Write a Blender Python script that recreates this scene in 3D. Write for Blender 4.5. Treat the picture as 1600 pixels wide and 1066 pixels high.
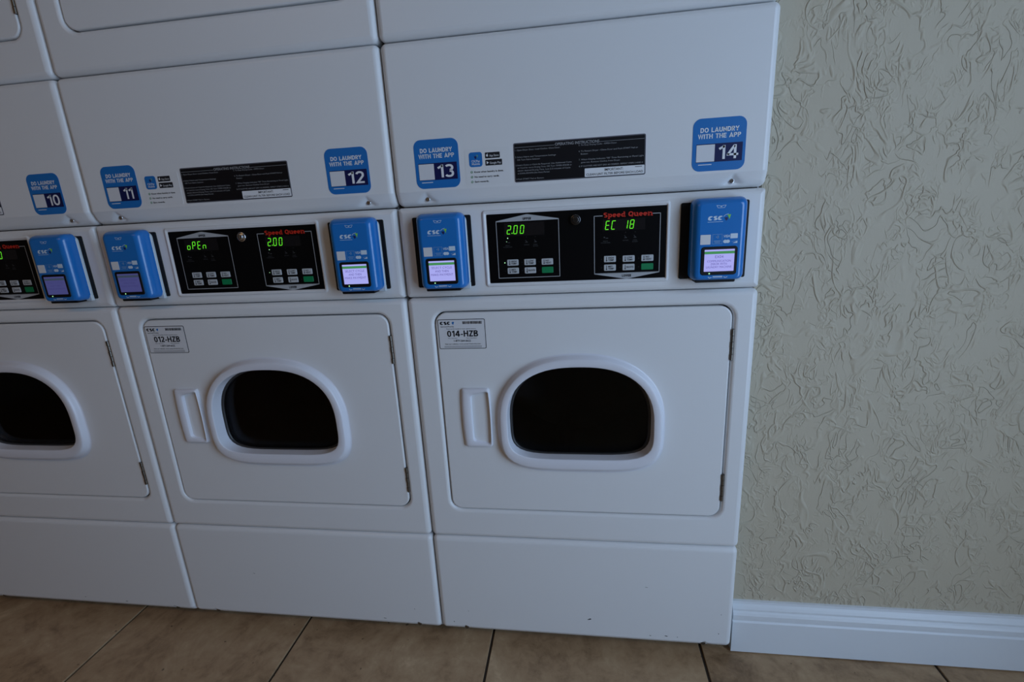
import bpy, bmesh, math, random
from mathutils import Matrix, Vector
from mathutils.geometry import tessellate_polygon

random.seed(7)
scene = bpy.context.scene
for o in list(bpy.data.objects):
    bpy.data.objects.remove(o, do_unlink=True)
COL = scene.collection

# ------------------------------------------------------------------ camera
F_PX = 742.18                                   # focal length in pixels of a 1600 px wide frame
YAW, PITCH, ROLL = 0.1442, -0.2564, -0.0536
CAM_LOC = Vector((0.3499, -0.9394, 1.0207))
A = Matrix(((math.cos(YAW), math.sin(YAW), 0), (-math.sin(YAW), math.cos(YAW), 0), (0, 0, 1)))
B = Matrix(((1, 0, 0), (0, math.cos(PITCH), math.sin(PITCH)), (0, -math.sin(PITCH), math.cos(PITCH))))
C = Matrix(((math.cos(ROLL), 0, math.sin(ROLL)), (0, 1, 0), (-math.sin(ROLL), 0, math.cos(ROLL))))
R = C @ B @ A                                   # rows: right, forward, up
cam_data = bpy.data.cameras.new('camera')
cam_data.sensor_width = 36.0
cam_data.lens = F_PX / 1600.0 * 36.0
cam_data.clip_start = 0.02
cam = bpy.data.objects.new('camera', cam_data)
COL.objects.link(cam)
m3 = Matrix((R[0], R[2], -R[1])).transposed()
cam.matrix_world = Matrix.Translation(CAM_LOC) @ m3.to_4x4()
scene.camera = cam

# ------------------------------------------------------------------ light
ROOM_X0, ROOM_X1, ROOM_Y0, ROOM_Y1, ROOM_H = -3.4, 1.75, -3.4, 0.85, 2.6
WIN_Y0, WIN_Y1, WIN_Z0, WIN_Z1 = -2.0, -0.75, 0.06, 2.10    # unseen window added in the right wall for daylight

world = bpy.data.worlds.new('world')
scene.world = world
world.use_nodes = True
wb = world.node_tree.nodes['Background']
wb.inputs['Color'].default_value = (0.55, 0.75, 1.0, 1)
wb.inputs['Strength'].default_value = 1.0


def area_light(name, loc, rot, sx, sy, power, color):
    l = bpy.data.lights.new(name, 'AREA')
    l.shape = 'RECTANGLE'
    l.size, l.size_y, l.energy, l.color = sx, sy, power, color
    o = bpy.data.objects.new(name, l)
    o.location, o.rotation_euler = loc, rot
    COL.objects.link(o)
    return o


# daylight from the right, through an added unseen window
area_light('added_window_daylight', (ROOM_X1 + 0.10, (WIN_Y0 + WIN_Y1) / 2, (WIN_Z0 + WIN_Z1) / 2),
           (0, math.radians(90), 0), WIN_Z1 - WIN_Z0, WIN_Y1 - WIN_Y0, 40.0, (0.50, 0.70, 1.0))

# added warm fill for the left side, no lamp seen there
area_light('warm_fill_light', (-1.1, -1.9, 2.50), (0, 0, 0), 1.2, 0.25, 5.5, (1.0, 0.55, 0.20))

scene.view_settings.view_transform = 'Standard'
scene.view_settings.look = 'None'
scene.view_settings.exposure = 0.0
scene.view_settings.gamma = 1.0
scene.view_settings.use_curve_mapping = False

# ------------------------------------------------------------------ materials
MATS = {}


def mat(name, color, rough=0.5, spec=0.5, metal=0.0, emit=None, estr=0.0, coat=0.0):
    m = bpy.data.materials.new(name)
    m.use_nodes = True
    p = m.node_tree.nodes['Principled BSDF']
    p.inputs['Base Color'].default_value = (*color, 1)
    p.inputs['Roughness'].default_value = rough
    p.inputs['Specular IOR Level'].default_value = spec
    p.inputs['Metallic'].default_value = metal
    p.inputs['Coat Weight'].default_value = coat
    if emit:
        p.inputs['Emission Color'].default_value = (*emit, 1)
        p.inputs['Emission Strength'].default_value = estr
    MATS[name] = m
    return m


def nd(m, kind, **kw):
    n = m.node_tree.nodes.new(kind)
    for k, v in kw.items():
        if k.startswith('i_'):
            n.inputs[k[2:].replace('_', ' ')].default_value = v
        else:
            setattr(n, k, v)
    return n


def lk(m, a, b):
    m.node_tree.links.new(a, b)


def mth(m, op, a, b=None, c=None, clamp=False):
    n = m.node_tree.nodes.new('ShaderNodeMath')
    n.operation = op
    n.use_clamp = clamp
    for i, v in enumerate((a, b, c)):
        if v is None:
            continue
        if isinstance(v, (int, float)):
            n.inputs[i].default_value = v
        else:
            lk(m, v, n.inputs[i])
    return n.outputs[0]


def enamel(name, color, rough):
    m = mat(name, color, rough, 0.5)
    p = m.node_tree.nodes['Principled BSDF']
    tc = nd(m, 'ShaderNodeTexCoord')
    n1 = nd(m, 'ShaderNodeTexNoise', i_Scale=260.0, i_Detail=2.0)
    lk(m, tc.outputs['Object'], n1.inputs['Vector'])
    n2 = nd(m, 'ShaderNodeTexNoise', i_Scale=3.0, i_Detail=3.0)
    lk(m, tc.outputs['Object'], n2.inputs['Vector'])
    bp = nd(m, 'ShaderNodeBump', i_Strength=0.03, i_Distance=0.001)
    lk(m, n1.outputs['Fac'], bp.inputs['Height'])
    lk(m, bp.outputs['Normal'], p.inputs['Normal'])
    rr = mth(m, 'MULTIPLY_ADD', n2.outputs['Fac'], 0.10, rough - 0.05)
    lk(m, rr, p.inputs['Roughness'])
    return m


enamel('enamel', (0.78, 0.79, 0.80), 0.36)
enamel('rim_plastic', (0.76, 0.77, 0.83), 0.32)
mat('cabinet', (0.55, 0.56, 0.57), 0.5)
mat('black_plastic', (0.006, 0.006, 0.007), 0.5, 0.25)
mat('panel_black', (0.0035, 0.0035, 0.004), 0.35, 0.12)
mat('bezel_grey', (0.76, 0.77, 0.79), 0.36)
mat('print_grey', (0.42, 0.44, 0.46), 0.5)
mat('print_dim', (0.055, 0.058, 0.062), 0.6)
mat('print_text', (0.33, 0.34, 0.36), 0.6)
mat('print_white', (0.80, 0.82, 0.85), 0.5)
mat('print_black', (0.012, 0.012, 0.016), 0.5, 0.3)
mat('paper', (0.72, 0.73, 0.755), 0.5)
mat('backing', (0.765, 0.775, 0.785), 0.4)
mat('lock_metal_shaded', (0.10, 0.10, 0.105), 0.25, 0.5, 1.0)
mat('label_black', (0.006, 0.006, 0.008), 0.45, 0.25)
mat('label_edge', (0.10, 0.10, 0.12), 0.45)
mat('sticker_blue', (0.009, 0.165, 0.50), 0.4)
mat('sticker_navy', (0.006, 0.010, 0.075), 0.45, 0.3)
mat('brand_red', (0.62, 0.028, 0.012), 0.45)
mat('check_green', (0.16, 0.36, 0.20), 0.5)
mat('button_grey', (0.50, 0.53, 0.55), 0.45)
mat('button_green', (0.0, 0.22, 0.075), 0.45)
mat('terminal_blue', (0.010, 0.180, 0.56), 0.30, 0.5, coat=0.3)
mat('housing_grey', (0.62, 0.68, 0.72), 0.4)
mat('card_tint', (0.30, 0.46, 0.66), 0.5)
mat('logo_green', (0.22, 0.62, 0.10), 0.5)
mat('logo_navy', (0.008, 0.010, 0.10), 0.5)
mat('logo_light', (0.62, 0.74, 0.86), 0.5)
mat('chrome', (0.75, 0.76, 0.78), 0.16, 0.5, 1.0)
mat('steel', (0.20, 0.185, 0.165), 0.40, 0.5, 1.0)
mat('drum_metal', (0.34, 0.34, 0.35), 0.4, 0.5, 0.7)
mat('gasket', (0.03, 0.03, 0.032), 0.35, 0.5)
mat('scuff', (0.045, 0.05, 0.06), 0.6)
mat('trim_white', (0.74, 0.78, 0.82), 0.38)
mat('grout', (0.055, 0.045, 0.036), 0.85, 0.2)
mat('ceiling_white', (0.40, 0.37, 0.32), 0.8, 0.2)
mat('painted_brown', (0.26, 0.20, 0.14), 0.7, 0.2)
mat('led_green', (0.02, 0.2, 0.01), 0.4, 0.2, emit=(0.16, 1.0, 0.03), estr=0.75)
mat('led_bright', (0.3, 0.5, 0.3), 0.4, 0.2, emit=(0.45, 1.0, 0.45), estr=0.9)
mat('display_glass', (0.010, 0.009, 0.010), 0.25, 0.3)
mat('screen_on', (0.02, 0.02, 0.03), 0.25, 0.3, emit=(0.44, 0.45, 0.98), estr=0.85)
mat('screen_dim', (0.02, 0.02, 0.03), 0.25, 0.3, emit=(0.085, 0.09, 0.30), estr=0.55)
mat('screen_header', (0.02, 0.05, 0.02), 0.3, 0.3, emit=(0.06, 0.30, 0.10), estr=0.75)
mat('screen_header_dim', (0.02, 0.03, 0.04), 0.3, 0.3, emit=(0.06, 0.085, 0.14), estr=0.5)
mat('screen_text', (0.01, 0.01, 0.02), 0.3, 0.2, emit=(0.16, 0.13, 0.50), estr=0.7)
mat('screen_text_dim', (0.01, 0.01, 0.02), 0.3, 0.2, emit=(0.07, 0.068, 0.24), estr=0.55)


def glass_material():
    m = bpy.data.materials.new('smoked_glass')
    m.use_nodes = True
    nt = m.node_tree
    nt.nodes.clear()
    out = nt.nodes.new('ShaderNodeOutputMaterial')
    tr = nt.nodes.new('ShaderNodeBsdfTransparent')
    tr.inputs['Color'].default_value = (0.62, 0.63, 0.65, 1)
    gl = nt.nodes.new('ShaderNodeBsdfGlossy')
    gl.inputs['Roughness'].default_value = 0.06
    gl.inputs['Color'].default_value = (0.5, 0.5, 0.52, 1)
    fr = nt.nodes.new('ShaderNodeFresnel')
    fr.inputs['IOR'].default_value = 1.30
    mx = nt.nodes.new('ShaderNodeMixShader')
    nt.links.new(fr.outputs[0], mx.inputs[0])
    nt.links.new(tr.outputs[0], mx.inputs[1])
    nt.links.new(gl.outputs[0], mx.inputs[2])
    nt.links.new(mx.outputs[0], out.inputs['Surface'])
    MATS['smoked_glass'] = m
    m2 = bpy.data.materials.new('clear_glass')
    m2.use_nodes = True
    p = m2.node_tree.nodes['Principled BSDF']
    p.inputs['Transmission Weight'].default_value = 1.0
    p.inputs['Roughness'].default_value = 0.0
    p.inputs['IOR'].default_value = 1.0
    MATS['clear_glass'] = m2


glass_material()


def wall_material():
    m = mat('textured_plaster', (0.52, 0.462, 0.352), 0.55, 0.35)
    p = m.node_tree.nodes['Principled BSDF']
    tc = nd(m, 'ShaderNodeTexCoord')
    mp = nd(m, 'ShaderNodeMapping')
    mp.inputs['Scale'].default_value = (1.25, 1.0, 0.85)
    mp.inputs['Rotation'].default_value = (0, 0.35, 0)
    lk(m, tc.outputs['Object'], mp.inputs['Vector'])

    def contour(scale, detail, dist, width, seed, mscale, mlo, mhi):
        # thin wandering trowel ridges: the level line of a noise field, broken up by a second one
        off = nd(m, 'ShaderNodeVectorMath', operation='ADD')
        off.inputs[1].default_value = (seed, seed * 1.7, seed * 0.6)
        lk(m, mp.outputs[0], off.inputs[0])
        n = nd(m, 'ShaderNodeTexNoise', i_Scale=scale, i_Detail=detail, i_Roughness=0.55, i_Distortion=dist)
        lk(m, off.outputs[0], n.inputs['Vector'])
        d = mth(m, 'ABSOLUTE', mth(m, 'SUBTRACT', n.outputs['Fac'], 0.5))
        ridge = mth(m, 'SUBTRACT', 1.0, mth(m, 'DIVIDE', d, width), clamp=True)
        ridge = mth(m, 'SMOOTH_MIN', ridge, 0.85, 0.25)
        k = nd(m, 'ShaderNodeTexNoise', i_Scale=mscale, i_Detail=2.0)
        off2 = nd(m, 'ShaderNodeVectorMath', operation='ADD')
        off2.inputs[1].default_value = (seed * 3.1, seed, seed * 2.2)
        lk(m, mp.outputs[0], off2.inputs[0])
        lk(m, off2.outputs[0], k.inputs['Vector'])
        mr = nd(m, 'ShaderNodeMapRange')
        mr.inputs['From Min'].default_value = mlo
        mr.inputs['From Max'].default_value = mhi
        lk(m, k.outputs['Fac'], mr.inputs['Value'])
        return mth(m, 'MULTIPLY', ridge, mr.outputs[0])

    a = contour(9.0, 2.0, 0.9, 0.026, 3.1, 14.0, 0.43, 0.57)
    b = contour(17.0, 2.5, 1.2, 0.040, 11.7, 16.0, 0.45, 0.60)
    c = contour(34.0, 2.0, 0.8, 0.065, 23.3, 22.0, 0.47, 0.62)
    d = contour(14.0, 1.0, 2.2, 0.028, 41.9, 12.0, 0.46, 0.59)
    fine = nd(m, 'ShaderNodeTexNoise', i_Scale=170.0, i_Detail=3.0)
    lk(m, mp.outputs[0], fine.inputs['Vector'])
    soft = nd(m, 'ShaderNodeTexNoise', i_Scale=22.0, i_Detail=2.0)
    lk(m, mp.outputs[0], soft.inputs['Vector'])
    h = mth(m, 'MAXIMUM', mth(m, 'MAXIMUM', a, b), mth(m, 'MAXIMUM', mth(m, 'MULTIPLY', c, 0.6), d))
    h = mth(m, 'ADD', h, mth(m, 'MULTIPLY', fine.outputs['Fac'], 0.10))
    h = mth(m, 'ADD', h, mth(m, 'MULTIPLY', soft.outputs['Fac'], 0.35))
    bp = nd(m, 'ShaderNodeBump', i_Strength=0.72, i_Distance=0.0030)
    lk(m, h, bp.inputs['Height'])
    lk(m, bp.outputs['Normal'], p.inputs['Normal'])


wall_material()


def tile_material():
    m = mat('travertine_tile', (0.3, 0.2, 0.1), 0.42, 0.4)
    p = m.node_tree.nodes['Principled BSDF']
    geo = nd(m, 'ShaderNodeNewGeometry')
    oi = nd(m, 'ShaderNodeObjectInfo')
    add = nd(m, 'ShaderNodeVectorMath', operation='ADD')
    cmb = nd(m, 'ShaderNodeCombineXYZ')
    lk(m, mth(m, 'MULTIPLY', oi.outputs['Random'], 31.0), cmb.inputs[0])
    lk(m, mth(m, 'MULTIPLY', oi.outputs['Random'], 57.0), cmb.inputs[1])
    lk(m, geo.outputs['Position'], add.inputs[0])
    lk(m, cmb.outputs[0], add.inputs[1])
    n1 = nd(m, 'ShaderNodeTexNoise', i_Scale=5.0, i_Detail=8.0, i_Roughness=0.65, i_Distortion=1.1)
    n2 = nd(m, 'ShaderNodeTexNoise', i_Scale=26.0, i_Detail=6.0, i_Roughness=0.7, i_Distortion=0.5)
    n3 = nd(m, 'ShaderNodeTexNoise', i_Scale=60.0, i_Detail=2.0)
    for n in (n1, n2, n3):
        lk(m, add.outputs[0], n.inputs['Vector'])
    mixf = mth(m, 'ADD', mth(m, 'MULTIPLY', n1.outputs['Fac'], 0.65), mth(m, 'MULTIPLY', n2.outputs['Fac'], 0.35))
    cr = nd(m, 'ShaderNodeValToRGB')
    e = cr.color_ramp.elements
    e[0].position, e[0].color = 0.34, (0.19, 0.115, 0.060, 1)
    e[1].position, e[1].color = 0.65, (0.60, 0.43, 0.265, 1)
    x = cr.color_ramp.elements.new(0.48)
    x.color = (0.40, 0.265, 0.150, 1)
    x = cr.color_ramp.elements.new(0.57)
    x.color = (0.47, 0.33, 0.195, 1)
    lk(m, mixf, cr.inputs['Fac'])
    pit = mth(m, 'LESS_THAN', n3.outputs['Fac'], 0.27)
    mx = nd(m, 'ShaderNodeMixRGB')
    lk(m, mth(m, 'MULTIPLY', pit, 0.7), mx.inputs['Fac'])
    lk(m, cr.outputs['Color'], mx.inputs['Color1'])
    mx.inputs['Color2'].default_value = (0.06, 0.035, 0.02, 1)
    lk(m, mx.outputs['Color'], p.inputs['Base Color'])
    bp = nd(m, 'ShaderNodeBump', i_Strength=0.25, i_Distance=0.002)
    lk(m, n2.outputs['Fac'], bp.inputs['Height'])
    lk(m, bp.outputs['Normal'], p.inputs['Normal'])
    lk(m, mth(m, 'MULTIPLY_ADD', n2.outputs['Fac'], 0.3, 0.30), p.inputs['Roughness'])


tile_material()


# ------------------------------------------------------------------ mesh helpers
class MB:
    def __init__(self):
        self.v, self.f, self.s = [], [], []

    def add(self, verts, faces, smooth=False):
        b = len(self.v)
        self.v += [tuple(p) for p in verts]
        for f in faces:
            self.f.append([i + b for i in f])
            self.s.append(smooth)

    def loft(self, rings, smooth=True, cap0=False, cap1=False, flip=False):
        n = len(rings[0])
        vs = [p for r in rings for p in r]
        fs = []
        for k in range(len(rings) - 1):
            for i in range(n):
                j = (i + 1) % n
                q = [k * n + i, k * n + j, (k + 1) * n + j, (k + 1) * n + i]
                fs.append(q[::-1] if flip else q)
        self.add(vs, fs, smooth)
        if cap0:
            self.add(rings[0], [list(range(n)) if flip else list(range(n))[::-1]])
        if cap1:
            self.add(rings[-1], [list(range(n))[::-1] if flip else list(range(n))])

    def holed(self, outer, holes, y):
        """flat face with holes in the plane y, facing -y"""
        polys = [[Vector((p[0], p[2], 0)) for p in outer]] + [[Vector((p[0], p[2], 0)) for p in h] for h in holes]
        flat = [p for poly in polys for p in poly]
        tris = tessellate_polygon(polys)
        fs = []
        for t in tris:
            a, b, c = (flat[i] for i in t)
            z = (b - a).cross(c - a).z
            fs.append(list(t) if z > 0 else list(t)[::-1])
        self.add([(p.x, y, p.y) for p in flat], fs)

    def box(self, x0, x1, y0, y1, z0, z1):
        v = [(x, y, z) for x in (x0, x1) for y in (y0, y1) for z in (z0, z1)]
        self.add(v, [[0, 1, 3, 2], [4, 6, 7, 5], [0, 4, 5, 1], [2, 3, 7, 6], [0, 2, 6, 4], [1, 5, 7, 3]])

    def cyl_y(self, cx, cz, r, y0, y1, n=20, bevel=0.0, cap0=True, r1=None):
        """axis along y, front (small y) = y0"""
        rings = []

        def ring(rr, y):
            return [(cx + rr * math.cos(2 * math.pi * i / n), y, cz + rr * math.sin(2 * math.pi * i / n)) for i in range(n)]
        rings.append(ring(r1 or r, y1))
        if bevel:
            for t in (0, 30, 60, 90):
                a = math.radians(t)
                rings.append(ring(r - bevel * (1 - math.cos(a)), y0 + bevel * (1 - math.sin(a))))
        else:
            rings.append(ring(r, y0))
        self.loft(rings, True, False, cap0)

    def cyl_z(self, cx, cy, r, z0, z1, n=12):
        r0 = [(cx + r * math.cos(2 * math.pi * i / n), cy + r * math.sin(2 * math.pi * i / n), z0) for i in range(n)]
        r1 = [(p[0], p[1], z1) for p in r0]
        self.loft([r0, r1], True, True, True)

    def mesh(self, name):
        me = bpy.data.meshes.new(name)
        me.from_pydata(self.v, [], self.f)
        me.polygons.foreach_set('use_smooth', self.s)
        me.update()
        return me


def rrect(x0, x1, z0, z1, r, y, k=6):
    """rounded rectangle ring in plane y, counter-clockwise seen from the front (-y)"""
    r = max(0.0003, min(r, (x1 - x0) / 2 - 1e-5, (z1 - z0) / 2 - 1e-5))
    pts = []
    for cx, cz, a0 in ((x1 - r, z0 + r, -90), (x1 - r, z1 - r, 0), (x0 + r, z1 - r, 90), (x0 + r, z0 + r, 180)):
        for i in range(k + 1):
            a = math.radians(a0 + 90 * i / k)
            pts.append((cx + r * math.cos(a), y, cz + r * math.sin(a)))
    return pts


def edge_rings(x0, x1, z0, z1, rc, re, yf, yb, k=6, n=5):
    rings = [rrect(x0, x1, z0, z1, rc, yb, k)]
    for i in range(n + 1):
        a = math.radians(90 * i / n)
        ins = re * (1 - math.cos(a))
        rings.append(rrect(x0 + ins, x1 - ins, z0 + ins, z1 - ins, rc - ins * 0.9, yf + re * (1 - math.sin(a)), k))
    return rings


def plate(mb, x0, x1, z0, z1, rc, re, yf, yb, k=6, n=5):
    mb.loft(edge_rings(x0, x1, z0, z1, rc, re, yf, yb, k, n), True, True, True)


def label(mb, x0, x1, z0, z1, rc, y, t=0.0003, k=5):
    mb.loft([rrect(x0, x1, z0, z1, rc, y + t, k), rrect(x0, x1, z0, z1, rc, y, k)], False, False, True)


def frame_flat(mb, outer, inner, y):
    """flat band between two rings of equal count"""
    o = [(p[0], y, p[2]) for p in outer]
    i = [(p[0], y, p[2]) for p in inner]
    mb.loft([o, i], False)


def poly(mb, pts, y):
    a = sum(pts[i][0] * pts[(i + 1) % len(pts)][1] - pts[(i + 1) % len(pts)][0] * pts[i][1] for i in range(len(pts)))
    if a < 0:
        pts = pts[::-1]
    mb.add([(x, y, z) for x, z in pts], [list(range(len(pts)))])


def stroke(mb, pts, w, y, closed=False):
    n = len(pts)
    for i in range(n if closed else n - 1):
        a, b = Vector(pts[i]), Vector(pts[(i + 1) % n])
        d = (b - a).normalized() * (w / 2)
        q = Vector((-d.y, d.x))
        poly(mb, [tuple(a - d - q), tuple(b + d - q), tuple(b + d + q), tuple(a - d + q)], y)


def ellipse(mb, cx, cz, rx, rz, y, n=16):
    poly(mb, [(cx + rx * math.cos(2 * math.pi * i / n), cz + rz * math.sin(2 * math.pi * i / n)) for i in range(n)], y)


# --- lettering
_TXT = {}


def glyphs(s, bold=0.0, shear=0.0):
    key = (s, bold, shear)
    if key in _TXT:
        return _TXT[key]
    cu = bpy.data.curves.new('lettering', 'FONT')
    cu.body = s
    cu.size = 1.0
    cu.resolution_u = 3
    cu.offset = bold
    cu.shear = shear
    ob = bpy.data.objects.new('lettering', cu)
    COL.objects.link(ob)
    me = bpy.data.meshes.new_from_object(ob)
    vs = [(v.co.x, v.co.y) for v in me.vertices]
    fs = [list(p.vertices) for p in me.polygons]
    bpy.data.objects.remove(ob)
    bpy.data.meshes.remove(me)
    bpy.data.curves.remove(cu)
    _TXT[key] = (vs, fs)
    return _TXT[key]


CAP = None


def text(mb, s, x, z, h, y, w=None, align='l', bold=0.0, shear=0.0, rot=0.0):
    """flat lettering: cap height h, baseline z, optional exact width w"""
    global CAP
    if CAP is None:
        CAP = max(p[1] for p in glyphs('H')[0])
    vs, fs = glyphs(s, bold, shear)
    if not vs:
        return
    k = h / CAP
    mn, mx = min(p[0] for p in vs), max(p[0] for p in vs)
    kx = w / (mx - mn) if w else k
    ww = (mx - mn) * kx
    ox = {'l': 0, 'c': -ww / 2, 'r': -ww}[align]
    c, sn = math.cos(rot), math.sin(rot)
    out = []
    for px, pz in vs:
        a, b = (px - mn) * kx + ox, pz * k
        out.append((x + a * c - b * sn, y, z + a * sn + b * c))
    fixed = []
    for f in fs:
        area = sum(out[f[i]][0] * out[f[(i + 1) % len(f)]][2] - out[f[(i + 1) % len(f)]][0] * out[f[i]][2] for i in range(len(f)))
        fixed.append(f if area > 0 else f[::-1])
    mb.add(out, fixed)


# --- bold stroke lettering drawn from polylines (for the larger signs)
def arc(cx, cz, rx, rz, a0, a1, n=10, p=2.4):
    out = []
    for i in range(n + 1):
        a = math.radians(a0 + (a1 - a0) * i / n)
        c, s_ = math.cos(a), math.sin(a)
        out.append((cx + rx * math.copysign(abs(c) ** (2 / p), c), cz + rz * math.copysign(abs(s_) ** (2 / p), s_)))
    return out


def strip(mb, pts, t, y, closed=False):
    """polyline of width t with mitred joints"""
    n = len(pts)
    L, Rr = [], []
    for i in range(n):
        p = Vector(pts[i])
        a = Vector(pts[i - 1]) if (i > 0 or closed) else None
        b = Vector(pts[(i + 1) % n]) if (i < n - 1 or closed) else None
        d1 = (p - a).normalized() if a is not None else (b - p).normalized()
        d2 = (b - p).normalized() if b is not None else d1
        n1, n2 = Vector((-d1.y, d1.x)), Vector((-d2.y, d2.x))
        mv = n1 + n2
        if mv.length < 1e-4:
            mv = n1
        mv.normalize()
        k = min(t / 2 / max(0.35, mv.dot(n1)), t * 1.2)
        L.append(p + mv * k)
        Rr.append(p - mv * k)
    for i in range(n if closed else n - 1):
        j = (i + 1) % n
        poly(mb, [tuple(Rr[i]), tuple(Rr[j]), tuple(L[j]), tuple(L[i])], y)


def glyph(ch, t):
    l, H = t / 2, 1 - t / 2
    C_ = True
    if ch == '0':
        w = 0.60
        return w, [(arc(w / 2, 0.5, w / 2 - l, 0.5 - l, 0, 345, 23), C_)]
    if ch == '1':
        w = 0.40
        return w, [([(w - l, 0), (w - l, 1)], 0), ([(0.03, 0.74), (w - l * 0.6, 0.93)], 0)]
    if ch == '2':
        w = 0.58
        return w, [(arc(w / 2, 0.70, w / 2 - l, 0.30 - l, 165, -25, 12) + [(l + 0.04, l), (w, l)], 0)]
    if ch == '3':
        w = 0.58
        return w, [(arc(w / 2 - 0.02, 0.735, w / 2 - l, 0.265 - l, 150, -80, 12), 0), (arc(w / 2 - 0.02, 0.285, w / 2 - l + 0.02, 0.285 - l, 85, -155, 12), 0)]
    if ch == '4':
        w = 0.70
        return w, [([(w - 0.12 - l, 0), (w - 0.12 - l, 1)], 0), ([(w - 0.16 - l, 0.95), (l * 0.8, 0.28)], 0), ([(0.0, 0.30), (w, 0.30)], 0)]
    if ch == '-':
        return 0.34, [([(0.02, 0.36), (0.32, 0.36)], 0)]
    if ch == 'A':
        w = 0.74
        return w, [([(l * 0.6, 0), (w / 2, H + l * 0.2), (w - l * 0.6, 0)], 0), ([(0.2, 0.25), (w - 0.2, 0.25)], 0)]
    if ch == 'B':
        w = 0.64
        return w, [([(l, 0), (l, 1)], 0), ([(l, H), (w * 0.55, H)] + arc(w * 0.55, 0.75, w * 0.38 - l, 0.25 - l, 80, -80, 6) + [(l, 0.52)], 0),
                   ([(l, 0.51), (w * 0.58, 0.51)] + arc(w * 0.58, 0.27, w * 0.42 - l, 0.27 - l, 80, -80, 6) + [(l, l)], 0)]
    if ch == 'C':
        w = 0.70
        return w, [(arc(w / 2, 0.5, w / 2 - l, 0.5 - l, 42, 318, 18), 0)]
    if ch == 'D':
        w = 0.68
        return w, [([(l, l), (l, H), (w * 0.45, H)] + arc(w * 0.45, 0.5, w * 0.55 - l, 0.5 - l, 80, -80, 10) + [(w * 0.45, l)], C_)]
    if ch == 'E':
        w = 0.56
        return w, [([(w, H), (l, H), (l, l), (w, l)], 0), ([(l, 0.51), (w * 0.9, 0.51)], 0)]
    if ch == 'H':
        w = 0.68
        return w, [([(l, 0), (l, 1)], 0), ([(w - l, 0), (w - l, 1)], 0), ([(l, 0.52), (w - l, 0.52)], 0)]
    if ch == 'I':
        return t, [([(l, 0), (l, 1)], 0)]
    if ch == 'L':
        w = 0.54
        return w, [([(l, 1), (l, l), (w, l)], 0)]
    if ch == 'N':
        w = 0.70
        return w, [([(l, 0), (l, 1)], 0), ([(w - l, 0), (w - l, 1)], 0), ([(l, 0.93), (w - l, 0.07)], 0)]
    if ch == 'O':
        w = 0.78
        return w, [(arc(w / 2, 0.5, w / 2 - l, 0.5 - l, 0, 345, 23, 2.2), C_)]
    if ch == 'P':
        w = 0.62
        return w, [([(l, 0), (l, 1)], 0), ([(l, H), (w * 0.5, H)] + arc(w * 0.5, 0.70, w * 0.5 - l, 0.30 - l, 80, -80, 8) + [(l, 0.41)], 0)]
    if ch == 'R':
        w = 0.64
        return w, [([(l, 0), (l, 1)], 0), ([(l, H), (w * 0.5, H)] + arc(w * 0.5, 0.71, w * 0.5 - l, 0.29 - l, 80, -80, 8) + [(l, 0.43)], 0), ([(w * 0.45, 0.45), (w - l, 0)], 0)]
    if ch in 'Ss':
        w = 0.62
        return w, [(arc(w / 2, 0.74, w / 2 - l, 0.26 - l, 35, 250, 12) + arc(w / 2, 0.27, w / 2 - l, 0.27 - l, 70, -145, 12), 0)]
    if ch == 'T':
        w = 0.60
        return w, [([(0, H), (w, H)], 0), ([(w / 2, 0), (w / 2, H)], 0)]
    if ch == 'U':
        w = 0.68
        return w, [([(l, 1)] + arc(w / 2, 0.36, w / 2 - l, 0.36 - l, 180, 360, 10) + [(w - l, 1)], 0)]
    if ch == 'W':
        w = 1.0
        return w, [([(l * 0.7, 1), (0.27, l), (0.5, 0.95), (0.73, l), (w - l * 0.7, 1)], 0)]
    if ch == 'Y':
        w = 0.68
        return w, [([(l * 0.6, 1), (w / 2, 0.45), (w - l * 0.6, 1)], 0), ([(w / 2, 0.48), (w / 2, 0)], 0)]
    if ch == 'Z':
        w = 0.60
        return w, [([(0.02, H), (w - l, H), (l, l), (w, l)], 0)]
    if ch == 'Q':
        w = 0.78
        return w, [(arc(w / 2, 0.5, w / 2 - l, 0.5 - l, 0, 345, 23, 2.2), C_), ([(w * 0.52, 0.30), (w * 0.86, -0.06)], 0)]
    # slab-footed lower case
    if ch == 'p':
        w = 0.66
        return w, [([(l + 0.06, -0.28), (l + 0.06, 0.72)], 0), ([(0, 0.67), (0.2, 0.67)], 0), ([(0, -0.25), (0.32, -0.25)], 0),
                   (arc(w / 2 + 0.04, 0.36, w / 2 - l - 0.04, 0.36 - l, 0, 340, 17), C_)]
    if ch == 'd':
        w = 0.68
        return w, [([(w - l - 0.06, 0), (w - l - 0.06, 1)], 0), ([(w - 0.32, 0.95), (w - 0.08, 0.95)], 0), ([(w - 0.2, 0.05), (w, 0.05)], 0),
                   (arc(w / 2 - 0.04, 0.36, w / 2 - l - 0.04, 0.36 - l, 0, 340, 17), C_)]
    if ch == 'e':
        w = 0.62
        return w, [(arc(w / 2, 0.36, w / 2 - l, 0.36 - l, 0, 310, 16), 0), ([(l, 0.37), (w, 0.37)], 0)]
    if ch == 'u':
        w = 0.74
        return w, [([(l + 0.05, 0.72)] + arc(w / 2, 0.30, w / 2 - l - 0.05, 0.30 - l, 180, 300, 8), 0), ([(w - l - 0.06, 0), (w - l - 0.06, 0.72)], 0),
                   ([(0, 0.67), (0.22, 0.67)], 0), ([(w - 0.34, 0.67), (w - 0.12, 0.67)], 0), ([(w - 0.2, 0.05), (w, 0.05)], 0)]
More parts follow.
